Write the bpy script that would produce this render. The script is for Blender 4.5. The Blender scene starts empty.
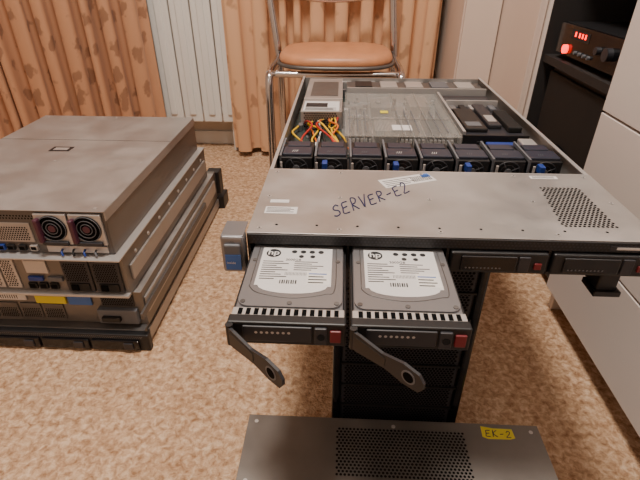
import bpy, bmesh, math, random
from mathutils import Vector, Matrix
random.seed(7)

def lin(c):
    return tuple(((v/255)/12.92 if v/255<=0.04045 else ((v/255+0.055)/1.055)**2.4) for v in c)+(1,)

def mat(name,col,rough=.5,metal=0,emit=0,var=0,vscale=30,bump=0,bscale=200,alpha=1,spec=.5,stretch=(1,1,1)):
    m=bpy.data.materials.new(name); m.use_nodes=True
    nt=m.node_tree; b=nt.nodes['Principled BSDF']
    b.inputs['Base Color'].default_value=lin(col)
    b.inputs['Roughness'].default_value=rough
    b.inputs['Metallic'].default_value=metal
    b.inputs['Specular IOR Level'].default_value=spec
    b.inputs['Alpha'].default_value=alpha
    if emit:
        b.inputs['Emission Color'].default_value=lin(col); b.inputs['Emission Strength'].default_value=emit
    if var or bump:
        tc=nt.nodes.new('ShaderNodeTexCoord'); mp=nt.nodes.new('ShaderNodeMapping')
        mp.inputs['Scale'].default_value=stretch
        nt.links.new(tc.outputs['Object'],mp.inputs['Vector'])
        if var:
            n=nt.nodes.new('ShaderNodeTexNoise'); n.inputs['Scale'].default_value=vscale; n.inputs['Detail'].default_value=6
            nt.links.new(mp.outputs[0],n.inputs['Vector'])
            r=nt.nodes.new('ShaderNodeValToRGB')
            c=lin(col)
            r.color_ramp.elements[0].position=.3; r.color_ramp.elements[1].position=.7
            r.color_ramp.elements[0].color=tuple(max(0,x*(1-var)) for x in c[:3])+(1,)
            r.color_ramp.elements[1].color=tuple(min(1,x*(1+var)) for x in c[:3])+(1,)
            nt.links.new(n.outputs['Fac'],r.inputs[0]); nt.links.new(r.outputs[0],b.inputs['Base Color'])
            if metal>.3:
                mr=nt.nodes.new('ShaderNodeMapRange'); mr.inputs['From Min'].default_value=.35; mr.inputs['From Max'].default_value=.65
                mr.inputs['To Min'].default_value=rough-.08; mr.inputs['To Max'].default_value=rough+.12
                nt.links.new(n.outputs['Fac'],mr.inputs['Value']); nt.links.new(mr.outputs[0],b.inputs['Roughness'])
        if bump:
            n2=nt.nodes.new('ShaderNodeTexNoise'); n2.inputs['Scale'].default_value=bscale
            nt.links.new(mp.outputs[0],n2.inputs['Vector'])
            bp=nt.nodes.new('ShaderNodeBump'); bp.inputs['Strength'].default_value=bump; bp.inputs['Distance'].default_value=.002
            nt.links.new(n2.outputs['Fac'],bp.inputs['Height']); nt.links.new(bp.outputs[0],b.inputs['Normal'])
    return m

M={}
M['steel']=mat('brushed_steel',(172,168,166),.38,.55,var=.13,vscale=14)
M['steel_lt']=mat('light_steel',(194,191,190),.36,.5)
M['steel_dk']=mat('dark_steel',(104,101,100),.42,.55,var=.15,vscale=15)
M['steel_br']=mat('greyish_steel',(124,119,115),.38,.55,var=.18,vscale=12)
M['chrome']=mat('chrome',(200,200,205),.18,1)
M['black']=mat('black_plastic',(24,24,27),.45)
M['blackm']=mat('black_matte',(14,14,16),.7)
M['blackg']=mat('black_gloss',(16,16,20),.15)
M['dkgrey']=mat('dark_grey_plastic',(44,44,50),.45)
M['fan']=mat('fan_plastic',(44,48,62),.4)
M['lever']=mat('lever_plastic',(34,34,39),.5)
M['grey']=mat('grey_plastic',(100,102,108),.5)
M['hole']=mat('hole_black',(10,10,11),.9,spec=.1)
M['pcb']=mat('circuit_board',(48,60,58),.5,var=.5,vscale=90)
M['pcbg']=mat('circuit_board_grey',(112,112,112),.5,var=.5,vscale=120)
M['baffle']=mat('clear_baffle',(178,176,172),.12,alpha=.26)
M['paper']=mat('label_paper',(214,212,212),.5)
M['ink']=mat('label_ink',(30,30,34),.6)
M['marker']=mat('marker_ink',(26,30,78),.6)
M['blue']=mat('blue_plastic',(34,62,140),.4)
M['bluel']=mat('blue_sticker',(60,105,180),.4)
M['purple']=mat('purple_plastic',(78,40,56),.4)
M['maroon']=mat('maroon_plastic',(110,26,34),.4)
M['yellow']=mat('yellow_sticker',(220,205,50),.5)
M['ycab']=mat('yellow_cable',(225,180,40),.45)
M['rcab']=mat('red_cable',(180,40,32),.45)
M['ocab']=mat('orange_cable',(215,110,40),.45)
M['green']=mat('green_plastic',(60,140,90),.4)
M['white']=mat('white_laminate',(226,217,213),.3,var=.015,vscale=3)
M['whitep']=mat('white_enamel',(226,225,222),.25)
M['beige']=mat('beige_laminate',(220,202,190),.4,var=.03,vscale=6,stretch=(1,1,.1))
M['wall']=mat('wallpaper',(222,206,190),.85,var=.04,vscale=9,bump=.2,bscale=90)
M['ceil']=mat('ceiling_paint',(225,222,215),.9)
M['seat']=mat('tan_vinyl',(200,138,98),.42,var=.08,vscale=25,bump=.1)
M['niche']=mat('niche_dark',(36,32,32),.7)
M['led']=mat('red_led',(255,24,14),.5,emit=5)
M['silver']=mat('cast_aluminium',(138,138,142),.36,.6)
M['lamp']=mat('lamp_glass',(255,236,205),.5,emit=4)
M['sill']=mat('sill_white',(220,216,210),.4)

def carpet():
    m=bpy.data.materials.new('carpet_pile'); m.use_nodes=True; nt=m.node_tree; b=nt.nodes['Principled BSDF']
    b.inputs['Roughness'].default_value=.95; b.inputs['Specular IOR Level'].default_value=.1
    tc=nt.nodes.new('ShaderNodeTexCoord')
    n=nt.nodes.new('ShaderNodeTexNoise'); n.inputs['Scale'].default_value=85; n.inputs['Detail'].default_value=5; n.inputs['Roughness'].default_value=.65; n.inputs['Distortion'].default_value=.5
    n3=nt.nodes.new('ShaderNodeTexNoise'); n3.inputs['Scale'].default_value=24; n3.inputs['Detail'].default_value=2; n3.inputs['Distortion'].default_value=1.0
    nt.links.new(tc.outputs['Object'],n.inputs['Vector']); nt.links.new(tc.outputs['Object'],n3.inputs['Vector'])
    r=nt.nodes.new('ShaderNodeValToRGB'); e=r.color_ramp.elements
    e[0].position=.33; e[0].color=lin((162,124,94)); e[1].position=.66; e[1].color=lin((232,204,174))
    x=e.new(.5); x.color=lin((206,170,138))
    nt.links.new(n.outputs['Fac'],r.inputs[0])
    mx=nt.nodes.new('ShaderNodeMixRGB'); mx.blend_type='MULTIPLY'; mx.inputs[0].default_value=.3
    r2=nt.nodes.new('ShaderNodeValToRGB'); r2.color_ramp.elements[0].color=(.7,.61,.52,1); r2.color_ramp.elements[0].position=.42; r2.color_ramp.elements[1].position=.58
    nt.links.new(n3.outputs['Fac'],r2.inputs[0]); nt.links.new(r.outputs[0],mx.inputs[1]); nt.links.new(r2.outputs[0],mx.inputs[2])
    nt.links.new(mx.outputs[0],b.inputs['Base Color'])
    v=nt.nodes.new('ShaderNodeTexVoronoi'); v.inputs['Scale'].default_value=240
    nt.links.new(tc.outputs['Object'],v.inputs['Vector'])
    ad=nt.nodes.new('ShaderNodeMath'); ad.operation='ADD'
    nt.links.new(v.outputs['Distance'],ad.inputs[0]); nt.links.new(n.outputs['Fac'],ad.inputs[1])
    bp=nt.nodes.new('ShaderNodeBump'); bp.inputs['Strength'].default_value=.5; bp.inputs['Distance'].default_value=.005
    nt.links.new(ad.outputs[0],bp.inputs['Height']); nt.links.new(bp.outputs[0],b.inputs['Normal'])
    return m
M['carpet']=carpet()

def curtain_mat(name,base,leaf,sc,dens,amt):
    # woven fabric with small printed flower/leaf motifs laid out in cloth (UV) space
    m=bpy.data.materials.new(name); m.use_nodes=True; nt=m.node_tree; b=nt.nodes['Principled BSDF']
    b.inputs['Roughness'].default_value=.6; b.inputs['Sheen Weight'].default_value=.1
    tc=nt.nodes.new('ShaderNodeTexCoord'); mp=nt.nodes.new('ShaderNodeMapping'); mp.inputs['Scale'].default_value=(1,.75,1)
    nt.links.new(tc.outputs['UV'],mp.inputs[0])
    nd=nt.nodes.new('ShaderNodeTexNoise'); nd.inputs['Scale'].default_value=sc*2.2; nd.inputs['Detail'].default_value=2
    nt.links.new(mp.outputs[0],nd.inputs['Vector'])
    mv=nt.nodes.new('ShaderNodeMixRGB'); mv.inputs[0].default_value=.05; nt.links.new(mp.outputs[0],mv.inputs[1]); nt.links.new(nd.outputs['Color'],mv.inputs[2])
    v=nt.nodes.new('ShaderNodeTexVoronoi'); v.inputs['Scale'].default_value=sc; nt.links.new(mv.outputs[0],v.inputs['Vector'])
    r=nt.nodes.new('ShaderNodeValToRGB'); e=r.color_ramp.elements
    e[0].position=dens-.05; e[0].color=(1,1,1,1); e[1].position=dens+.05; e[1].color=(0,0,0,1)
    nt.links.new(v.outputs['Distance'],r.inputs[0])
    m1=nt.nodes.new('ShaderNodeMixRGB')
    ml=nt.nodes.new('ShaderNodeMath'); ml.operation='MULTIPLY'; ml.inputs[1].default_value=amt; nt.links.new(r.outputs[0],ml.inputs[0])
    nt.links.new(ml.outputs[0],m1.inputs[0]); m1.inputs[1].default_value=lin(base); m1.inputs[2].default_value=lin(leaf)
    nt.links.new(m1.outputs[0],b.inputs['Base Color'])
    return m
M['curtA']=curtain_mat('curtain_fabric_dark',(196,146,112),(112,76,56),15,.30,.6)
M['curtB']=curtain_mat('curtain_fabric_light',(222,176,138),(150,106,78),13,.24,.55)

class B:
    def __init__(s,name):
        s.name=name; s.bm=bmesh.new(); s.mats=[]
    def mi(s,m):
        if m not in s.mats: s.mats.append(m)
        return s.mats.index(m)
    def merge(s,t,m,smooth=False,T=None):
        i=s.mi(m)
        if T is not None: bmesh.ops.transform(t,matrix=T,verts=t.verts)
        for f in t.faces: f.material_index=i; f.smooth=smooth
        me=bpy.data.meshes.new('t'); t.to_mesh(me); t.free(); s.bm.from_mesh(me); bpy.data.meshes.remove(me)
    def box(s,x0,x1,y0,y1,z0,z1,m,bev=0,T=None,seg=2):
        t=bmesh.new(); bmesh.ops.create_cube(t,size=1)
        for v in t.verts:
            v.co=Vector(((x0+x1)/2+v.co.x*(x1-x0),(y0+y1)/2+v.co.y*(y1-y0),(z0+z1)/2+v.co.z*(z1-z0)))
        if bev: bmesh.ops.bevel(t,geom=t.edges[:],offset=bev,segments=seg,profile=.5,affect='EDGES')
        s.merge(t,m,False,T)
    def cyl(s,p0,p1,r,m,n=20,r2=None,T=None):
        p0=Vector(p0);p1=Vector(p1);d=p1-p0
        t=bmesh.new(); bmesh.ops.create_cone(t,cap_ends=True,segments=n,radius1=r,radius2=r if r2 is None else r2,depth=d.length)
        Mx=Matrix.Translation((p0+p1)/2)@d.to_track_quat('Z','Y').to_matrix().to_4x4()
        bmesh.ops.transform(t,matrix=Mx,verts=t.verts)
        s.merge(t,m,False,T)
    def tube(s,pts,r,m,n=8,sub=6,closed=False):
        P=[Vector(p) for p in pts]; Q=[]
        k=len(P)
        if closed:
            rng=range(k); g=lambda i:P[i%k]
        else:
            rng=range(k-1); g=lambda i:P[max(0,min(k-1,i))]
        for i in rng:
            a,b,c,d=g(i-1),g(i),g(i+1),g(i+2)
            for j in range(sub):
                u=j/sub
                Q.append(.5*((2*b)+(c-a)*u+(2*a-5*b+4*c-d)*u*u+(-a+3*b-3*c+d)*u**3))
        if not closed: Q.append(P[-1])
        t=bmesh.new(); rings=[]
        up=Vector((0,0,1)); L=len(Q)
        prev=None
        for i,q in enumerate(Q):
            d=(Q[(i+1)%L]-Q[i-1]) if closed else (Q[min(L-1,i+1)]-Q[max(0,i-1)])
            d.normalize()
            if prev is None:
                a=d.cross(up)
                if a.length<.1: a=d.cross(Vector((1,0,0)))
            else: a=prev-d*prev.dot(d)
            a.normalize(); prev=a; b=d.cross(a)
            rings.append([t.verts.new(q+a*r*math.cos(2*math.pi*j/n)+b*r*math.sin(2*math.pi*j/n)) for j in range(n)])
        for i in range(L if closed else L-1):
            A=rings[i];C=rings[(i+1)%L]
            for j in range(n): t.faces.new((A[j],A[(j+1)%n],C[(j+1)%n],C[j]))
        if not closed:
            t.faces.new(rings[0]); t.faces.new(rings[-1])
        bmesh.ops.recalc_face_normals(t,faces=t.faces)
        s.merge(t,m,True)
    def holes(s,o,u,v,nu,nv,pitch,r,m='hole',mask=None,n=6,stag=True):
        o=Vector(o);u=Vector(u).normalized();v=Vector(v).normalized()
        t=bmesh.new()
        for j in range(nv):
            for i in range(nu):
                a=(i+(.5 if stag and j%2 else 0))*pitch; b=j*pitch*(.866 if stag else 1)
                if mask and not mask(a,b): continue
                c=o+u*a+v*b
                t.faces.new([t.verts.new(c+u*r*math.cos(2*math.pi*k/n)+v*r*math.sin(2*math.pi*k/n)) for k in range(n)])
        s.merge(t,m)
    def poly(s,pts,thick,m,T=None,bev=0):
        t=bmesh.new(); f=t.faces.new([t.verts.new((p[0],p[1],0)) for p in pts])
        r=bmesh.ops.extrude_face_region(t,geom=[f])
        for e in r['geom']:
            if isinstance(e,bmesh.types.BMVert): e.co.z+=thick
        bmesh.ops.recalc_face_normals(t,faces=t.faces)
        s.merge(t,m,False,T)
    def text(s,txt,size,o,u,v,m,ext=.0001,bold=0):
        c=bpy.data.curves.new('tx','FONT'); c.body=txt; c.size=size; c.extrude=ext; c.offset=bold
        ob=bpy.data.objects.new('tx',c); bpy.context.scene.collection.objects.link(ob)
        dg=bpy.context.evaluated_depsgraph_get(); dg.update()
        me=bpy.data.meshes.new_from_object(ob.evaluated_get(dg))
        t=bmesh.new(); t.from_mesh(me)
        u=Vector(u).normalized(); v=Vector(v).normalized(); w=u.cross(v)
        T=Matrix(((u.x,v.x,w.x,o[0]),(u.y,v.y,w.y,o[1]),(u.z,v.z,w.z,o[2]),(0,0,0,1)))
        s.merge(t,m,False,T)
        bpy.data.objects.remove(ob); bpy.data.curves.remove(c); bpy.data.meshes.remove(me)
    def done(s):
        me=bpy.data.meshes.new(s.name); s.bm.to_mesh(me); s.bm.free()
        for k in s.mats: me.materials.append(M[k])
        ob=bpy.data.objects.new(s.name,me); bpy.context.scene.collection.objects.link(ob)
        xs=[v.co for v in me.vertices]
        c=Vector([(min(p[i] for p in xs)+max(p[i] for p in xs))/2 for i in range(3)])
        me.transform(Matrix.Translation(-c)); ob.location=c
        return ob

def rotz(cx,cy,deg):
    return Matrix.Translation((cx,cy,0))@Matrix.Rotation(math.radians(deg),4,'Z')@Matrix.Translation((-cx,-cy,0))

G={'S':[[(.8,.85),(.5,1),(.15,.85),(.2,.6),(.7,.42),(.8,.15),(.4,0),(.05,.12)]],
   'E':[[(.8,1),(.12,.97),(.1,.5),(.08,.02),(.8,.0)],[(.1,.5),(.65,.54)]],
   'R':[[(.1,0),(.14,.5),(.15,1),(.6,.98),(.75,.78),(.55,.56),(.16,.5),(.5,.25),(.85,0)]],
   'V':[[(.05,1),(.25,.5),(.42,0),(.65,.55),(.9,1.02)]],
   '-':[[(.15,.45),(.75,.5)]],
   'K':[[(.1,0),(.12,1)],[(.8,1),(.15,.5),(.85,0)]],
   '2':[[(.1,.75),(.3,1),(.7,.92),(.7,.65),(.35,.3),(.08,.02),(.85,.05)]]}
def handwrite(b,txt,O,U,V,r,m='marker'):
    O=Vector(O);U=Vector(U);V=Vector(V)
    for i,ch in enumerate(txt):
        sc=1+random.uniform(-.1,.15)
        for st in G[ch]:
            P=[O+U*(i*1.08+p[0]*.9)+V*(p[1]*sc+random.uniform(-.02,.02)) for p in st]
            b.tube(P,r,m,n=5,sub=4)

# ---------------- ROOM ----------------
XL,XR,YN,YF,ZC=-2.3,1.12,-1.6,2.0,2.5
def simple(name,*a,m):
    b=B(name); b.box(*a,m); return b.done()
simple('floor',XL,XR,YN,YF,-.05,0,m='carpet')
simple('ceiling',XL,XR,YN,YF,ZC,ZC+.05,m='ceil')
simple('wall_left',XL-.05,XL,YN,YF,0,ZC,m='wall')
simple('wall_right',XR,XR+.05,YN,YF,0,ZC,m='wall')
simple('wall_front',XL,XR,YN-.05,YN,0,ZC,m='wall')
simple('wall_back',XL,XR,YF,YF+.05,0,ZC,m='wall')
b=B('baseboard_back'); b.box(XL,.37,YF-.015,YF,0,.06,'sill',.003); b.done()

# ---------------- CURTAINS (real deep pleats) ----------------
def curtain(name,x0,x1,y,mname,seed,npl,A):
    rnd=random.Random(seed)
    # irregular pleats: widths and depths vary
    ws=[rnd.uniform(.6,1.4) for _ in range(npl)]; tot=sum(ws); dep=[rnd.uniform(.65,1.0) for _ in range(npl)]
    dr=[rnd.uniform(-.012,.012) for _ in range(npl)]
    K=18; nz=20; vs=[];fs=[];uv=[]
    cols=npl*K+1
    for k in range(nz+1):
        z=.025+(2.36-.025)*k/nz
        xa=x0; s=0; px=py=None
        row=0
        for p in range(npl):
            w=(x1-x0)*ws[p]/tot
            for j in range(K+(1 if p==npl-1 else 0)):
                t=j/K; ph=2*math.pi*t
                # rounded front lobe, tight valley; slight S overlap
                d=(.5-.5*math.cos(ph))**.8
                X=xa+w*t+.12*w*math.sin(2*ph)+dr[p]*math.sin(z*1.7+p)*math.sin(math.pi*t)
                Y=y+A*.5-A*dep[p]*d*(1.1-.22*z/2.3)
                if px is not None: s+=math.hypot(X-px,Y-py)
                px,py=X,Y
                vs.append((X,Y,z)); uv.append((s,z))
            xa+=w
    for k in range(nz):
        for i in range(cols-1):
            a=k*cols+i; fs.append((a,a+1,a+cols+1,a+cols))
    me=bpy.data.meshes.new(name); me.from_pydata(vs,[],fs)
    ul=me.uv_layers.new(name='uv')
    for l in me.loops: ul.data[l.index].uv=uv[l.vertex_index]
    for p in me.polygons: p.use_smooth=True
    me.materials.append(M[mname])
    ob=bpy.data.objects.new(name,me); bpy.context.scene.collection.objects.link(ob); return ob
curtain('curtain',-2.1,-.725,1.81,'curtA',1,16,.085)
curtain('curtain',-.455,.35,1.85,'curtB',2,10,.06)
b=B('curtain_rod'); b.cyl((-2.15,1.84,2.39),(.36,1.84,2.39),.012,'steel_lt')
for x in(-2.0,-.6,.3): b.box(x-.01,x+.01,1.84,2.0,2.38,2.4,'steel_lt')
b.done()
b=B('window_1')
b.box(-1.5,.1,1.96,1.998,.95,.99,'sill',.003);b.box(-1.5,.1,1.96,1.998,2.2,2.24,'sill',.003)
for x in(-1.5,-.72,.06): b.box(x,x+.04,1.96,1.998,.95,2.24,'sill',.003)
b.box(-1.5,.1,1.985,1.99,.97,2.22,'blackg'); b.box(-1.55,.15,1.90,1.998,.92,.95,'sill',.005)
b.done()

# ---------------- RADIATOR ----------------
b=B('radiator')
nsec=9; x0=-1.06
for i in range(nsec):
    x=x0+i*.08
    b.box(x+.002,x+.078,1.887,1.902,.13,.70,'whitep',.006,seg=3)
    b.box(x+.026,x+.054,1.880,1.9,.16,.67,'whitep',.006,seg=3)
    b.box(x+.036,x+.044,1.895,1.95,.14,.69,'whitep',.002)
b.cyl((x0,1.93,.17),(x0+.72+.12,1.93,.17),.016,'whitep')
b.cyl((x0,1.93,.66),(x0+.72,1.93,.66),.016,'whitep')
b.cyl((x0+.80,1.93,.0),(x0+.80,1.93,.18),.012,'whitep')
b.cyl((x0+.60,1.92,.0),(x0+.60,1.92,.14),.010,'whitep')
b.cyl((x0+.74,1.93,.17),(x0+.78,1.93,.17),.022,'chrome')
for x in (x0+.1,x0+.6): b.box(x,x+.02,1.94,1.998,.6,.64,'whitep')
b.done()

# ---------------- CHAIR ----------------
b=B('chair')
cx=-.025; DZ=.035; CY=1.60
t=bmesh.new(); N=40; rows=[]
prof=[(.9,.395),(1.0,.402),(1.02,.414),(1.0,.426),(.93,.433),(.7,.438),(.35,.440)]
def se(a,n=3.2):
    c,s_=math.cos(a),math.sin(a); return (abs(c)**(2/n)*(1 if c>=0 else -1),abs(s_)**(2/n)*(1 if s_>=0 else -1))
for k,z in prof:
    rows.append([t.verts.new((cx+.178*k*se(2*math.pi*i/N)[0],CY+.155*k*se(2*math.pi*i/N)[1],z+DZ)) for i in range(N)])
for a,c in zip(rows,rows[1:]):
    for i in range(N): t.faces.new((a[i],a[(i+1)%N],c[(i+1)%N],c[i]))
t.faces.new(rows[-1]); t.faces.new(rows[0][::-1])
bmesh.ops.recalc_face_normals(t,faces=t.faces)
b.merge(t,'seat',True)
b.tube([(cx+.183*se(2*math.pi*i/24)[0],CY+.16*se(2*math.pi*i/24)[1],.402+DZ) for i in range(24)],.006,'steel_dk',closed=True,sub=3)
for sgn in(-1,1):
    X=cx+sgn*.2
    b.tube([(X,1.42,.012),(X,1.43,.2),(X,1.44,.385),(X,1.48,.42),(X,1.6,.42),(X,1.70,.42)],.0125,'chrome')
    lean=-.055 if sgn<0 else -.035
    b.tube([(X,1.77,.012),(X,1.735,.2),(X,1.71,.4),(X+lean*.45,1.725,.6),(X+lean,1.745,.86)],.0125,'chrome')
    b.cyl((X,1.42,0),(X,1.42,.02),.015,'black'); b.cyl((X,1.77,0),(X,1.77,.02),.015,'black')
b.tube([(cx-.2,1.46,.417),(cx,1.46,.415),(cx+.2,1.46,.417)],.010,'chrome')
b.tube([(cx-.2,1.71,.417),(cx,1.71,.415),(cx+.2,1.71,.417)],.010,'chrome')
b.tube([(cx-.2,1.745,.17),(cx+.2,1.745,.17)],.008,'chrome')
b.tube([(cx-.235,1.73,.64),(cx-.13,1.733,.61),(cx-.02,1.735,.60),(cx+.1,1.733,.61),(cx+.18,1.73,.64)],.009,'chrome')
b.box(cx-.24,cx+.16,1.735,1.765,.72,.90,'seat',.012)
b.done()

# ---------------- WALL UNIT (right) ----------------
b=B('desk_cabinet')
W0=.51; WB=1.10; H=1.95
def panel(y0,y1,m='white'): b.box(W0+.002,WB,y0,y1,.0,H,m,.001)
panel(-.5,-.482); panel(.2,.218); panel(.882,.9); panel(1.3,1.318)
b.box(W0+.03,W0+.04,-.482,.882,0,.06,'white')
b.box(WB-.01,WB,-.5,1.3,0,H,'white')
b.box(W0+.02,WB,-.482,.882,.06,.078,'white')
b.box(W0,WB,-.5,1.318,H,H+.02,'white')
for (y0,y1) in((-.498,.207),(.211,.898)):
    for (z0,z1) in((.06,.235),(.239,.47),(.474,H)):
        b.box(W0-.018,W0,y0,y1,z0,z1,'white',.0015)
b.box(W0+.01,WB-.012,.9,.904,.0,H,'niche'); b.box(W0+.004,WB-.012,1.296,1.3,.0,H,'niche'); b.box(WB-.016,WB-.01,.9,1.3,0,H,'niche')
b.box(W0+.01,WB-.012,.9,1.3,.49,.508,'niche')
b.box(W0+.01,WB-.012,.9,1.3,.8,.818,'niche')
b.done()
b=B('wardrobe')
b.box(.375,WB,1.64,1.99,0,2.1,'beige',.002)
b.box(W0+.002,WB,1.325,1.638,0,2.1,'beige',.002)
b.box(W0-.018,W0,1.322,1.636,.05,2.08,'beige',.0015)
b.box(W0-.03,W0-.018,1.545,1.553,.9,1.05,'chrome',.002)
b.box(.378,W0-.022,1.625,1.64,.05,2.08,'beige',.0015)
b.done()
b=B('subwoofer')
b.box(.54,.95,.93,1.27,.012,.485,'black',.006)
b.box(.53,.542,.94,1.26,.03,.475,'blackm',.003)
b.cyl((.532,1.1,.22),(.524,1.1,.22),.11,'blackg',40); b.cyl((.526,1.1,.22),(.518,1.1,.22),.09,'blackm',40,.04)
for y in(.96,1.24):
    for x in (.57,.92): b.cyl((x,y,0),(x,y,.013),.015,'black')
b.done()
b=B('audio_receiver')
b.box(.54,.85,.96,1.26,.520,.588,'black',.003)
b.box(.53,.541,.96,1.26,.520,.588,'blackg',.002)
b.box(.529,.5305,1.10,1.19,.560,.580,'niche')
for i,y in enumerate((1.115,1.13,1.145,1.165)): b.box(.5282,.5292,y,y+.006,.566,.576,'led')
b.cyl((.53,1.0,.555),(.518,1.0,.555),.013,'dkgrey',24); b.cyl((.53,1.045,.555),(.520,1.045,.555),.008,'dkgrey',20)
for i in range(4): b.cyl((.53,1.08+i*.022,.535),(.524,1.08+i*.022,.535),.004,'grey',10)
b.cyl((.53,1.20,.535),(.522,1.20,.535),.010,'led',12)
for y in(.98,1.23):
    for x in (.57,.82): b.cyl((x,y,.5085),(x,y,.521),.012,'black')
b.done()

# ---------------- COMPUTER TOWER ----------------
ZS=.4233; ZT=.4663
b=B('computer_tower')
TX0,TX1,TY0,TY1=-.005,.193,.482,.93
b.box(TX0+.003,TX1-.003,TY0+.03,TY1,.015,ZS-.0005,'black',.002)
b.box(TX0,TX1,TY0+.008,TY0+.032,.012,ZS-.0005,'black',.006)
b.box(TX0+.014,TX1-.014,TY0+.004,TY0+.01,.03,ZS-.02,'dkgrey',.002)
b.holes((TX0+.02,TY0+.0036,.036),(1,0,0),(0,0,1),32,82,.005,.0021)
b.box(TX0,TX0+.012,TY0,TY0+.012,.012,ZS-.002,'blackg',.004); b.box(TX1-.012,TX1,TY0,TY0+.012,.012,ZS-.002,'blackg',.004)
for z in (.12,.165,.21,.255,.3,.345): b.box(TX0+.012,TX1-.012,TY0+.001,TY0+.006,z,z+.003,'black')
for x in(TX0+.03,TX1-.03):
    for y in(.53,.88): b.cyl((x,y,0),(x,y,.016),.014,'blackm')
b.done()

# ---------------- MAIN SERVER ----------------
b=B('rack_server')
X0,X1,Y0,Y1=-.10,.34,.424,1.205
b.box(X0,X1,Y0+.004,Y1,ZS,ZS+.0015,'steel_dk')
b.box(X0,X0+.0016,Y0+.004,Y1,ZS,ZT-.001,'steel'); b.box(X1-.0016,X1,Y0+.004,Y1,ZS,ZT-.001,'steel')
b.box(X0,X0+.005,.6,Y1,ZT-.002,ZT-.0005,'steel_lt'); b.box(X1-.006,X1,.6,Y1,ZT-.002,ZT-.0005,'steel_lt')
b.box(X1,X1+.003,Y0+.02,Y1-.05,ZS+.006,ZS+.032,'black',.001)
b.box(X0-.003,X0,Y0+.02,Y1-.05,ZS+.006,ZS+.032,'black',.001)
b.box(X0,X1,Y1-.002,Y1,ZS,ZT-.004,'steel')
for i in range(7): b.box(X0+.02+i*.06,X0+.06+i*.06,Y1-.012,Y1-.002,ZS+.004,ZT-.012,'steel_lt')
b.box(X0-.0005,X1+.0005,Y0+.002,.602,ZT-.0015,ZT,'steel',.0004)
b.box(X0,X1,.600,.606,ZT-.004,ZT-.001,'steel_lt')
zt=ZT+.0003
b.holes((.246,.456,zt),(1,0,0),(0,1,0),13,24,.0050,.0018,mask=lambda a,bb:a>bb*.12 and a<.062)
for x in (X0+.012,.0,.11,.235,X1-.012):
    for y in (.436,.515,.592):
        b.cyl((x,y,ZT),(x,y,ZT+.0006),.0028,'steel_lt',12); b.holes((x,y,ZT+.0008),(1,0,0),(0,1,0),1,1,.001,.0012)
for i in range(9): b.holes((X0+.03+i*.045,.444,zt),(1,0,0),(0,1,0),1,1,.001,.0016,n=10)
b.box(-.088,-.05,.470,.487,ZT,ZT+.0003,'paper')
for i in range(4): b.box(-.086,-.054-.004*(i%2),.4735+i*.0032,.4745+i*.0032,ZT+.0003,ZT+.0005,'ink')
b.box(-.085,-.062,.498,.506,ZT,ZT+.0003,'paper')
T=rotz(.085,.575,22)
b.box(.05,.125,.557,.583,ZT,ZT+.0003,'paper',T=T)
for i in range(4): b.box(.054,.088+.008*(i%2),.561+i*.005,.5622+i*.005,ZT+.0003,ZT+.0005,'ink',T=T)
for i in range(12): b.box(.094+i*.0024,.0950+i*.0024,.562,.577,ZT+.0003,ZT+.0005,'ink',T=T)
b.box(.112,.124,.571,.582,ZT+.0003,ZT+.0005,'bluel',T=T)
b.box(.256,.292,.585,.594,ZT,ZT+.0003,'paper')
for i in range(2): b.box(.259,.288,.5875+i*.003,.5885+i*.003,ZT+.0003,ZT+.0005,'ink')
handwrite(b,'SERVER-E2',(-.006,.464,ZT+.0004),(.0100,.0076,0),(-.004,.027,0),.0008)
b.box(X0,X1,Y0-.001,Y0+.008,.4535,ZT-.0005,'black',.0008)
b.holes((X0+.006,Y0-.0013,.4562),(1,0,0),(0,0,1),108,3,.004,.0012,m='dkgrey',stag=True)
b.box(X0,X1,Y0,Y0+.006,ZS,ZS+.0028,'black')
bays=[(-.0965,.0085),(.0115,.1165),(.1195,.2245),(.2275,.3325)]
for x in (X0,.0085,.1165,.2245,.3325): b.box(x,x+.003,Y0,.6,ZS+.001,.4536,'black')
b.box(X0+.002,X1-.002,.596,.6,ZS+.002,ZT-.002,'steel_dk')
for (xa,xb) in bays[2:]:
    b.box(xa+.001,xb-.001,Y0-.006,Y0+.012,ZS+.0035,.4525,'black',.002)
    b.box(xa+.012,xb-.034,Y0-.008,Y0-.005,ZS+.007,.449,'blackg',.0012)
    b.box(xb-.032,xb-.020,Y0-.008,Y0-.005,ZS+.007,.449,'dkgrey',.001)
    b.box(xb-.015,xb-.007,Y0-.008,Y0-.005,ZS+.010,ZS+.018,'maroon',.001)
    b.holes((xa+.018,Y0-.0083,ZS+.0115),(1,0,0),(0,0,1),10,1,.004,.0011,m='grey')
    b.box(xa+.002,xb-.002,Y0+.012,.59,ZS+.004,ZS+.028,'steel_dk')
b.box(.285,.33,Y0-.0018,Y0-.001,.4565,.462,'dkgrey'); b.box(.292,.318,Y0-.0022,Y0-.0018,.4580,.4608,'paper')
for sx in(-1,1):
    xa,xb=((X0-.027,X0-.001) if sx<0 else (X1+.001,X1+.027))
    b.box(xa,xb,Y0-.012,Y0+.004,ZS-.001,ZT+.002,'silver',.003)
    b.box(xa+.004,xb-.004,Y0-.016,Y0-.011,ZS+.004,ZT-.006,'grey',.002)
    b.cyl(((xa+xb)/2,Y0-.012,ZT-.006),((xa+xb)/2,Y0+.004,ZT-.006),.003,'steel_dk',10)
b.box(X0-.022,X0-.005,Y0-.0168,Y0-.0158,ZS+.006,ZS+.025,'bluel',.0002)
b.text('inside',.0042,(X0-.0205,Y0-.0172,ZS+.014),(1,0,0),(0,0,1),'paper')
b.box(X0-.026,X0-.002,Y0-.010,Y0+.022,ZT+.001,ZT+.0025,'silver',.0005)
b.box(.292,.314,.43,.80,.398,ZS,'black',.002); b.box(.288,.318,.425,.455,.393,.4,'blackg',.001)
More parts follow.
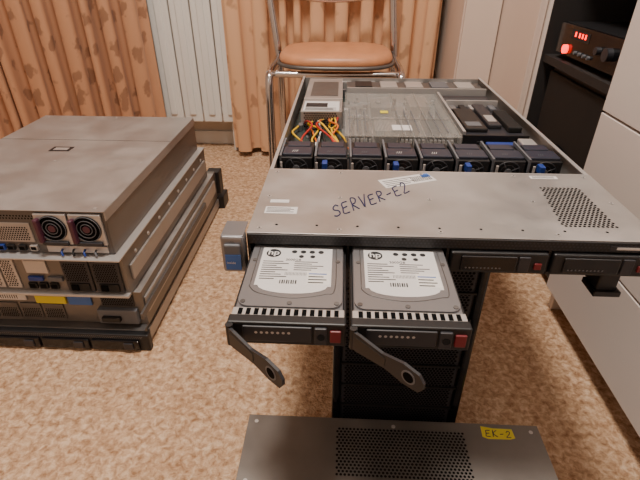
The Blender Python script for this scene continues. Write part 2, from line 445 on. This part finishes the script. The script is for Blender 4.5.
# fan modules
nf=8; fw=(X1-X0-.012)/nf
for i in range(nf):
    xa=X0+.006+i*fw; xb=xa+fw-.003
    b.box(xa,xb,.662,.735,ZS+.002,ZT-.006,'black',.0015)
    b.box(xa,xa+.003,.66,.74,ZS+.002,ZT-.002,'grey')
    b.box(xa+.004,xb-.002,.668,.70,ZT-.007,ZT-.002,'fan',.0015)
    b.box(xa+.008,xb-.006,.706,.728,ZT-.006,ZT-.003,'fan',.001)
    b.text('///',.011,(xa+.018,.676,ZT-.0017),(1,0,0),(0,1,0),'grey' if i not in (0,3,4) else 'paper')
    c=((xa+xb)/2,.661,ZS+.02)
    b.tube([(c[0]+.0175*math.cos(q*math.pi/6),.661,c[2]+.0165*math.sin(q*math.pi/6)) for q in range(12)],.0010,'dkgrey',closed=True,sub=2,n=6)
    b.tube([(c[0]+.011*math.cos(q*math.pi/6),.661,c[2]+.011*math.sin(q*math.pi/6)) for q in range(12)],.0007,'dkgrey',closed=True,sub=2,n=6)
    b.cyl((c[0],.662,c[2]),(c[0],.659,c[2]),.0055,'grey',14)
    for q in range(4):
        an=q*math.pi/2+.5
        b.tube([(c[0],.66,c[2]),(c[0]+.017*math.cos(an),.66,c[2]+.016*math.sin(an))],.0008,'dkgrey',n=5,sub=1)
    if i%2: b.box(xa+.012,xa+.02,.645,.66,ZT-.02,ZT-.008,'blue',.001)
    b.cyl((xa+.004,.648,ZS+.001),(xa+.004,.648,ZT-.008),.002,'steel_lt',8)
b.box(X0+.002,X1-.002,.612,.635,ZS+.002,ZS+.012,'pcbg')
for i in range(14): b.box(X0+.02+i*.03,X0+.034+i*.03,.614,.63,ZS+.012,ZS+.02,'dkgrey' if i%3 else 'paper',.001)
for k in range(5):
    xs=X0+.05+k*.075
    b.tube([(xs,.61,ZS+.02),(xs+.02,.625,ZT-.012),(xs+.06,.63,ZT-.014),(xs+.08,.645,ZS+.02)],.0016,['black','rcab','black','grey','black'][k],n=6)
b.box(X0+.004,X1-.004,.75,Y1-.004,ZS+.003,ZS+.0045,'pcb')
b.box(.0,.21,.76,1.1,ZS+.0045,ZS+.006,'pcbg')
zb=ZS+.0045
for gx in (.012,.105,.155):
    for k in range(6):
        x=gx+k*.0072
        b.box(x,x+.0045,.79,.93,zb,zb+.01,'blackm' if k%2 else 'steel_lt')
        if k%2==0: b.box(x+.0015,x+.003,.793,.927,zb+.008,zb+.033,'grey')
        b.box(x,x+.0045,.786,.79,zb,zb+.02,'paper'); b.box(x,x+.0045,.93,.934,zb,zb+.02,'paper')
for (hx,hy) in((.06,.80),(.06,.95),(.14,.96)):
    b.box(hx-.003,hx+.043,hy,hy+.09,zb,zb+.006,'steel_lt')
    for k in range(16): b.box(hx+k*.0026,hx+k*.0026+.0014,hy+.002,hy+.088,zb+.006,zb+.030,'steel_lt')
for k in range(110):
    x=random.uniform(X0+.01,X1-.02); y=random.uniform(.76,1.17); w=random.uniform(.004,.014); l=random.uniform(.004,.016)
    b.box(x,x+w,y,y+l,zb,zb+random.uniform(.003,.018),random.choice(['blackm','steel_lt','dkgrey','silver','paper','blue','grey','black','silver']),.0006)
for k in range(36):
    x=random.uniform(X0+.01,X1-.02); y=random.uniform(.95,1.17)
    b.cyl((x,y,zb),(x,y,zb+.012),.004,random.choice(['silver','black','steel_lt']),12)
b.box(X0+.018,.0,.90,1.19,ZS+.004,ZT-.003,'steel',.001)
b.box(X0+.022,-.006,.905,.975,ZT-.003,ZT-.0027,'paper'); b.box(X0+.026,-.03,.93,.96,ZT-.0026,ZT-.0024,'ink')
for i in range(5): b.box(X0+.026,-.012-.006*(i%2),.908+i*.004,.9095+i*.004,ZT-.0026,ZT-.0024,'ink')
b.box(X0+.018,.0,.99,1.0,ZT-.003,ZT-.002,'steel_lt')
b.holes((X0+.026,.8996,ZS+.01),(1,0,0),(0,0,1),13,7,.005,.0019)
b.box(X0+.03,-.01,1.02,1.15,ZT-.003,ZT-.0022,'steel_dk')
cols=['ycab','rcab','black','ocab','ycab','black','paper','rcab','ycab','black','ocab','ycab','ycab','rcab']
for k,c in enumerate(cols):
    x=X0+.02+k*.0055; h=random.uniform(.010,.030)
    b.tube([(x,.9,ZS+.015+.001*k),(x+random.uniform(-.01,.01),.87,ZS+h),(x+random.uniform(-.012,.02),.83,ZS+h+.004),(x+random.uniform(-.005,.03),.79,ZS+h*.8),(x+random.uniform(.0,.05),.765,ZS+.012)],.0019,c,n=6)
b.box(X0+.05,X0+.09,.755,.77,ZS+.006,ZS+.024,'paper',.001)
b.box(.006,.205,.765,.77,ZS+.008,ZT-.006,'baffle'); b.box(.006,.205,.77,1.06,ZT-.008,ZT-.006,'baffle',.0008)
for x in (.006,.052,.105,.155,.203): b.box(x,x+.002,.77,1.06,ZT-.006,ZT-.0035,'baffle')
b.box(.01,.2,.86,.863,ZT-.006,ZT-.003,'baffle'); b.box(.09,.125,.8,.83,ZT-.006,ZT-.0055,'paper'); b.box(.075,.09,.905,.92,ZT-.006,ZT-.0055,'yellow')
for x in(.03,.075,.13,.18): b.cyl((x,.98,ZT-.006),(x,.98,ZT-.003),.006,'baffle',14)
b.box(.215,.325,.80,1.08,ZT-.016,ZT-.0145,'dkgrey'); b.box(.213,.218,.80,1.08,ZS+.006,ZT-.006,'steel_lt'); b.box(.213,.328,.797,.801,ZS+.006,ZT-.012,'black')
b.box(.223,.262,.82,.95,ZT-.0145,ZT-.007,'black',.002); b.box(.268,.292,.84,.98,ZT-.0145,ZT-.006,'dkgrey',.002); b.box(.272,.288,.86,.90,ZT-.006,ZT-.0055,'steel_lt')
b.box(.298,.322,.82,.93,ZT-.0145,ZT-.004,'blackm',.002); b.box(.228,.255,.835,.86,ZT-.007,ZT-.0065,'grey')
for k in range(5): b.box(.222+k*.02,.234+k*.02,.955,.985,ZT-.0145,ZT-.009,['silver','black','steel_lt','black','grey'][k],.001)
b.box(.218,.325,.99,.995,ZT-.0145,ZT-.002,'steel_lt'); b.holes((.225,1.005,ZT-.0142),(1,0,0),(0,1,0),18,12,.0052,.0018,m='grey')
b.box(.25,.3,.76,.785,zb,zb+.02,'blue',.002); b.box(.305,.33,.76,.79,zb,zb+.025,'steel_lt',.002)
b.box(.01,.33,1.10,1.106,zb,ZT-.004,'steel_lt'); b.box(.01,.33,1.12,1.19,ZT-.012,ZT-.010,'steel_dk')
for k in range(5): b.box(.03+k*.06,.07+k*.06,1.125,1.18,ZT-.010,ZT-.006,random.choice(['black','steel_lt','grey']),.001)
b.done()

# ---------------- HARD DRIVES ----------------
def drive(xa,xb,rot):
    b=B('hard_drive')
    yf=.302; zb=.4272; zt=.4505
    w0=xa+.0032; w1=xb-.0032
    b.box(w0,w1,yf+.020,yf+.167,zb+.001,zt-.003,'silver',.0012)
    pts=[]; r=.011; cx0,cx1,cy0,cy1=w0+.001,w1-.001,yf+.021,yf+.166
    for (cx_,cy_,a0) in((cx1-r,cy1-r,0),(cx0+r,cy1-r,90),(cx0+r,cy0+r,180),(cx1-r,cy0+r,270)):
        for k in range(6):
            an=math.radians(a0+k*18); pts.append((cx_+r*math.cos(an),cy_+r*math.sin(an)))
    b.poly(pts,.0025,'silver',T=Matrix.Translation((0,0,zt-.003)))
    for (x,y) in((w0+.006,yf+.027),(w1-.006,yf+.027),(w0+.006,yf+.095),(w1-.006,yf+.095),((w0+w1)/2,yf+.026)):
        b.cyl((x,y,zt-.001),(x,y,zt+.0002),.0024,'steel_dk',12)
    z=zt-.0005
    lx0,lx1,ly0,ly1=w0+.012,w1-.012,yf+.052,yf+.119
    arc=[((lx0+lx1)/2-.026*math.cos(a*math.pi/10)*1.3,ly0-.012*math.sin(a*math.pi/10)) for a in range(11)]
    b.poly([(lx0,ly0)]+arc+[(lx1,ly0),(lx1,ly1),(lx0,ly1)],.0003,'paper',T=Matrix.Translation((0,0,z)))
    b.tube([(lx0-.004,ly0-.002,zt-.0004),(lx0+.006,ly0-.012,zt-.0004),((lx0+lx1)/2,ly0-.0185,zt-.0004),(lx1-.006,ly0-.012,zt-.0004),(lx1+.004,ly0-.002,zt-.0004),(lx1+.004,ly1,zt-.0004)],.0005,'steel_dk',n=5)
    b.tube([(lx0-.004,ly0-.002,zt-.0004),(lx0-.004,ly1,zt-.0004)],.0005,'steel_dk',n=5)
    z+=.0004
    def I(a0,a1,c0,c1,m='ink',zz=0): b.box(lx0+a0,lx0+a1,ly0+c0,ly0+c1,z+zz,z+zz+.0001,m)
    b.cyl((lx0+.012,ly0+.0565,z-.0002),(lx0+.012,ly0+.0565,z+.0001),.0078,'ink',28)
    b.text('hp',.0125,(lx0+.0058,ly0+.0535,z+.0001),(1,0,0),(0,1,0),'paper',bold=.00025)
    for i in range(4): b.cyl((lx0+.034+i*.0095,ly0+.060,z-.0001),(lx0+.034+i*.0095,ly0+.060,z+.0001),.0030,'ink',14)
    for i in range(2): b.cyl((lx0+.042+i*.012,ly0+.051,z-.0001),(lx0+.042+i*.012,ly0+.051,z+.0001),.0027,'ink',14)
    for i in range(9): I(.003,.018+.006*((i*5)%3),.010+i*.0038,.0112+i*.0038)
    for i in range(5): I(.036,.054+.006*((i*7)%3),.026+i*.0036,.0271+i*.0036)
    b.text('2000GB',.005,(lx0+.026,ly0+.043,z),(1,0,0),(0,1,0),'ink')
    for i in range(16):
        w=.0004+.0005*((i*3)%3); I(.028+i*.0014,.028+i*.0014+w,.017,.022)
    I(.050,.073,.003,.026,'whitep',-.0001)
    for i in range(4): I(.052,.067+.003*(i%2),.005+i*.0048,.0065+i*.0048,'ink' if i!=3 else 'bluel',.0001)
    for i in range(8): I(.024+i*.0022,.0250+i*.0022+.0004*(i%2),.003,.009)
    b.box(xa+.0005,xa+.003,yf+.010,yf+.17,zb,zt-.006,'black',.0006)
    b.box(xb-.003,xb-.0005,yf+.010,yf+.17,zb,zt-.006,'black',.0006)
    b.box(xa+.002,xb-.002,yf+.010,yf+.17,zb-.0012,zb+.0008,'black')
    b.box(xa+.002,xb-.002,yf+.008,yf+.0195,zb,zt-.001,'steel_lt',.0008)
    for i in range(13): b.box(xa+.0075+i*.0072,xa+.0115+i*.0072,yf+.0095,yf+.018,zt-.0012,zt-.0007,'hole')
    b.box(xa+.0005,xb-.0005,yf-.002,yf+.009,zb-.002,zt,'black',.0015)
    b.box(xa+.014,xb-.03,yf-.004,yf-.0015,zb+.003,zt-.003,'dkgrey',.001)
    b.holes((xa+.026,yf-.0043,zb+.014),(1,0,0),(0,0,1),7,1,.0048,.0014,m='steel_lt',n=10)
    b.box(xb-.028,xb-.017,yf-.005,yf-.0015,zb+.002,zt-.003,'dkgrey',.001)
    b.box(xb-.0145,xb-.0045,yf-.0045,yf-.0015,zb+.004,zt-.006,'maroon',.001)
    b.cyl((xb-.022,yf-.0055,zb+.011),(xb-.022,yf-.004,zb+.011),.0035,'blackg',14)
    T=Matrix.Translation((xa+.003,yf-.004,zb+.0015))@Matrix.Rotation(math.radians(rot),4,'Z')@Matrix.Rotation(math.radians(90),4,'X')
    L=.074; hh=.019
    pts=[(0,0),(.006,-.001),(L*.5,.002),(L-.018,-.001),(L-.004,.0),(L,.006),(L,hh-.007),(L-.005,hh-.001),(L-.02,hh+.001),(L*.45,hh-.003),(.008,hh),(0,hh)]
    b.poly(pts,.0028,'lever',T=T)
    b.poly([(.004,.003),(L*.5,.0055),(L*.5,.0135),(.004,.0160)],.0004,'black',T=T@Matrix.Translation((0,0,.0028)))
    for zz in (.0028,-.0004):
        b.poly([(L-.014+.0066*math.cos(k*math.pi/10),.0095+.0066*math.sin(k*math.pi/10)) for k in range(20)],.0004,'grey',T=T@Matrix.Translation((0,0,zz)))
        b.poly([(L-.014+.0050*math.cos(k*math.pi/10),.0095+.0050*math.sin(k*math.pi/10)) for k in range(20)],.0006,'hole',T=T@Matrix.Translation((0,0,zz-.0001 )))
    b.cyl((xa+.003,yf-.004,zb),(xa+.003,yf-.004,zt-.001),.0035,'black',12)
    return b.done()
drive(-.0965,.0085,-43)
drive(.0115,.1165,-42)

# ---------------- SERVER in the foreground ----------------
b=B('rack_server')
fx0,fx1,fy0,fy1,fz=-.132,.308,-.22,.466,.11
b.box(fx0,fx1,fy0,fy1,0.0,.064,'steel_dk',.001)
b.box(fx0,fx1,fy0,fy1,.066,fz-.0015,'steel_dk',.001)
b.box(fx0-.001,fx1+.001,fy0+.002,fy1+.001,fz-.0015,fz,'steel_br',.0005)
b.holes((.005,.375,fz+.0003),(1,0,0),(0,1,0),34,16,.0056,.0021)
b.holes((.005,.25,fz+.0003),(1,0,0),(0,1,0),34,16,.0056,.0021)
T=rotz(.245,.452,-3)
b.poly([(.222,.443),(.230,.440),(.262,.442),(.270,.445),(.268,.460),(.240,.459),(.222,.461)],.0004,'yellow',T=T@Matrix.Translation((0,0,fz)))
handwrite(b,'EK-2',(.227,.445,fz+.0006),(.0092,-.0003,0),(.001,.011,0),.0006)
for x in(fx0+.012,fx1-.012,.09):
    for y in(.455,.36,.2): b.cyl((x,y,fz),(x,y,fz+.0007),.003,'steel_lt',12)
b.done()

# ---------------- LEFT STACK ----------------
b=B('rack_server'); R=-.408; z0=0; z1=.0445
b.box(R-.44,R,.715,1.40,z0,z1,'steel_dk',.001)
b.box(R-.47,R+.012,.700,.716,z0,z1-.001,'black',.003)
for i in range(4):
    xa=R-.435+i*.108
    b.box(xa,xa+.102,.694,.702,z0+.006,z1-.013,'blackg',.002); b.box(xa+.07,xa+.09,.691,.696,z0+.01,z1-.018,'dkgrey',.001)
b.holes((R-.43,.6996,z1-.009),(1,0,0),(0,0,1),100,2,.0043,.0014,m='grey')
b.box(R,R+.004,.73,1.38,.008,.036,'steel',.001)
b.box(R-.02,R+.022,1.36,1.42,.0,z1,'black',.002)
b.done()
b=B('rack_server'); R=-.405; z0=.0455; z1=.1355
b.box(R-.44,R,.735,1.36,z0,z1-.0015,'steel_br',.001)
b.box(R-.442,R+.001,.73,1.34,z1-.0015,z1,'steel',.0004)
y=.735
for i in range(5): b.box(R-.42+i*.05,R-.376+i*.05,y-.003,y,z0+.01,z0+.05,'steel_dk',.001); b.holes((R-.417+i*.05,y-.0033,z0+.015),(1,0,0),(0,0,1),8,6,.0048,.0017)
b.box(R-.16,R-.11,y-.004,y,z0+.05,z0+.075,'bluel',.001); b.box(R-.23,R-.165,y-.0045,y,z0+.052,z0+.072,'yellow',.001)
b.box(R-.10,R-.015,y-.012,y,z0+.008,z0+.045,'grey',.002); b.box(R-.09,R-.05,y-.02,y-.01,z0+.018,z0+.03,'black',.002)
b.box(R-.09,R-.02,y-.003,y,z0+.05,z0+.08,'dkgrey',.001); b.holes((R-.086,y-.0033,z0+.054),(1,0,0),(0,0,1),13,6,.005,.0018)
b.box(R-.42,R-.25,y-.003,y,z0+.058,z0+.08,'paper',.0005)
for i in range(30): b.box(R-.415+i*.005,R-.4135+i*.005,y-.0033,y-.003,z0+.062,z0+.074,'ink')
b.box(R,R+.005,.74,1.33,z0+.03,z0+.07,'steel',.001); b.box(R+.005,R+.010,.70,1.2,z0+.042,z0+.058,'steel_dk',.001)
b.box(R-.03,R+.012,1.36,1.40,z0+.01,z0+.085,'black',.002)
b.done()
b=B('rack_server'); R=-.418; z0=.1365; z1=.2295
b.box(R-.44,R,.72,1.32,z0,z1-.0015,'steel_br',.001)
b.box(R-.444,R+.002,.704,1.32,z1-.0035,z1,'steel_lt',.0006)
b.box(R-.44,R,.708,.722,z0+.0,z0+.005,'steel_lt')
y=.72
for i in range(6):
    xa=R-.42+i*.034; b.box(xa,xa+.029,y-.003,y,z0+.012,z0+.08,'steel_lt',.001); b.holes((xa+.004,y-.0033,z0+.018),(1,0,0),(0,0,1),4,14,.0052,.0019)
b.box(R-.20,R-.155,y-.004,y,z0+.05,z0+.08,'steel_lt',.001)
for i in range(3): b.box(R-.205+i*.022,R-.188+i*.022,y-.005,y,z0+.012,z0+.026,'black',.001); b.box(R-.203+i*.022,R-.19+i*.022,y-.0055,y-.005,z0+.014,z0+.024,'hole')
b.box(R-.20,R-.17,y-.006,y,z0+.032,z0+.042,'blue',.001); b.box(R-.16,R-.13,y-.006,y,z0+.032,z0+.042,'grey',.001)
for k in range(2):
    xa=R-.125+k*.06
    b.box(xa,xa+.056,y-.005,y,z0+.008,z0+.082,'dkgrey',.002)
    b.holes((xa+.006,y-.0055,z0+.036),(1,0,0),(0,0,1),9,10,.005,.0018)
    b.box(xa+.008,xa+.048,y-.008,y-.004,z0+.012,z0+.030,'blackm',.001); b.box(xa+.012,xa+.026,y-.011,y-.007,z0+.014,z0+.028,'hole',.001)
b.box(R,R+.005,.74,1.30,z0+.025,z0+.06,'steel',.001)
for i in range(8): b.cyl((R+.004,.77+i*.07,z0+.075),(R+.006,.77+i*.07,z0+.075),.004,'steel_lt',10)
b.done()
b=B('rack_server'); R=-.432; z0=.2305; z1=.325
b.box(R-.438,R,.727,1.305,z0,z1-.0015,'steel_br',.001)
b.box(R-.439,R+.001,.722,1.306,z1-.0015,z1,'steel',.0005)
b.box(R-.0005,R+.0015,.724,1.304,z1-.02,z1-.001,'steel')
b.box(R-.439,R+.001,1.10,1.1015,z1-.0002,z1+.0004,'steel_dk')
b.box(R-.27,R-.22,1.02,1.05,z1,z1+.0006,'black',.0002); b.box(R-.262,R-.228,1.027,1.043,z1+.0006,z1+.001,'steel_lt')
for x in(R-.42,R-.22,R-.02):
    for yy in(.735,.96,1.29): b.cyl((x,yy,z1),(x,yy,z1+.0008),.003,'steel_lt',12)
y=.727
b.box(R-.437,R-.001,y-.001,y,z0+.001,z1-.002,'steel_dk')
b.holes((R-.40,y-.0013,z0+.075),(1,0,0),(0,0,1),60,2,.006,.0018)
for k in range(2):
    xa=R-.135+k*.066
    b.box(xa,xa+.062,y-.006,y,z0+.022,z0+.088,'steel_lt',.002)
    cc=(xa+.031,z0+.058)
    b.cyl((cc[0],y-.0055,cc[1]),(cc[0],y-.0075,cc[1]),.027,'hole',30)
    for rr in(.026,.018,.011):
        b.tube([(cc[0]+rr*math.cos(q*math.pi/6),y-.0085,cc[1]+rr*math.sin(q*math.pi/6)) for q in range(12)],.0008,'grey',closed=True,sub=2,n=6)
    b.cyl((cc[0],y-.006,cc[1]),(cc[0],y-.0095,cc[1]),.007,'purple',16)
    b.box(xa+.003,xa+.012,y-.018,y-.005,z0+.03,z0+.08,'purple',.003)
    b.box(xa+.005,xa+.055,y-.012,y-.004,z0+.022,z0+.031,'dkgrey',.002)
b.box(R-.13,R-.01,y-.004,y,z0+.003,z0+.018,'steel_lt',.001)
for i,(m,w) in enumerate((('blue',.018),('green',.011),('purple',.011),('blue',.018),('black',.014),('black',.014),('steel_lt',.014))):
    xa=R-.30+i*.023; b.box(xa,xa+w,y-.007,y,z0+.006,z0+.018,m,.001); b.box(xa+.002,xa+w-.002,y-.0074,y-.007,z0+.0085,z0+.0155,'hole')
for i in range(4): b.box(R-.42,R-.29,y-.003,y,z0+.02+i*.016,z0+.03+i*.016,'steel_lt',.001)
b.box(R-.28,R-.15,y-.003,y,z0+.024,z0+.066,'steel',.001); b.holes((R-.275,y-.0033,z0+.03),(1,0,0),(0,0,1),24,7,.005,.0018)
for k in range(4):
    xa=R-.10+k*.022
    b.tube([(xa,y-.004,z0+.01),(xa+.002,y-.012,z0+.008),(xa+.005,y-.015,z0+.002)],.0022,['blue','black','blue','grey'][k],n=6)
b.done()

# ---------------- LIGHTS ----------------
b=B('ceiling_lamp')
b.cyl((-.15,.6,2.5),(-.15,.6,2.47),.07,'whitep',32); b.cyl((-.15,.6,2.47),(-.15,.6,2.41),.2,'lamp',40,.15)
b.done()
def area(name,loc,size,power,col):
    l=bpy.data.lights.new(name,'AREA'); l.size=size; l.energy=power; l.color=col; l.shape='DISK'
    o=bpy.data.objects.new(name,l); bpy.context.scene.collection.objects.link(o); o.location=loc
    return o
area('ceiling_light',(-.15,.6,2.39),.4,50,(1,.91,.81))
l=bpy.data.lights.new('fill_light','POINT'); l.energy=11; l.shadow_soft_size=.25; l.color=(1,.94,.88)  # added frontal fill, no fixture here; brightens the vertical faces
o=bpy.data.objects.new('fill_light',l); bpy.context.scene.collection.objects.link(o); o.location=(-1.0,-.7,1.7)
w=bpy.data.worlds.new('w'); bpy.context.scene.world=w; w.use_nodes=True
w.node_tree.nodes['Background'].inputs[0].default_value=(.8,.8,.85,1); w.node_tree.nodes['Background'].inputs[1].default_value=.4

# ---------------- CAMERA ----------------
cam=bpy.data.cameras.new('camera'); co=bpy.data.objects.new('camera',cam); bpy.context.scene.collection.objects.link(co)
cam.lens=25.9; cam.sensor_width=36; cam.clip_start=.01
co.location=(0,0,.72); co.rotation_euler=(math.radians(90-31.5),0,math.radians(2.77))
bpy.context.scene.camera=co
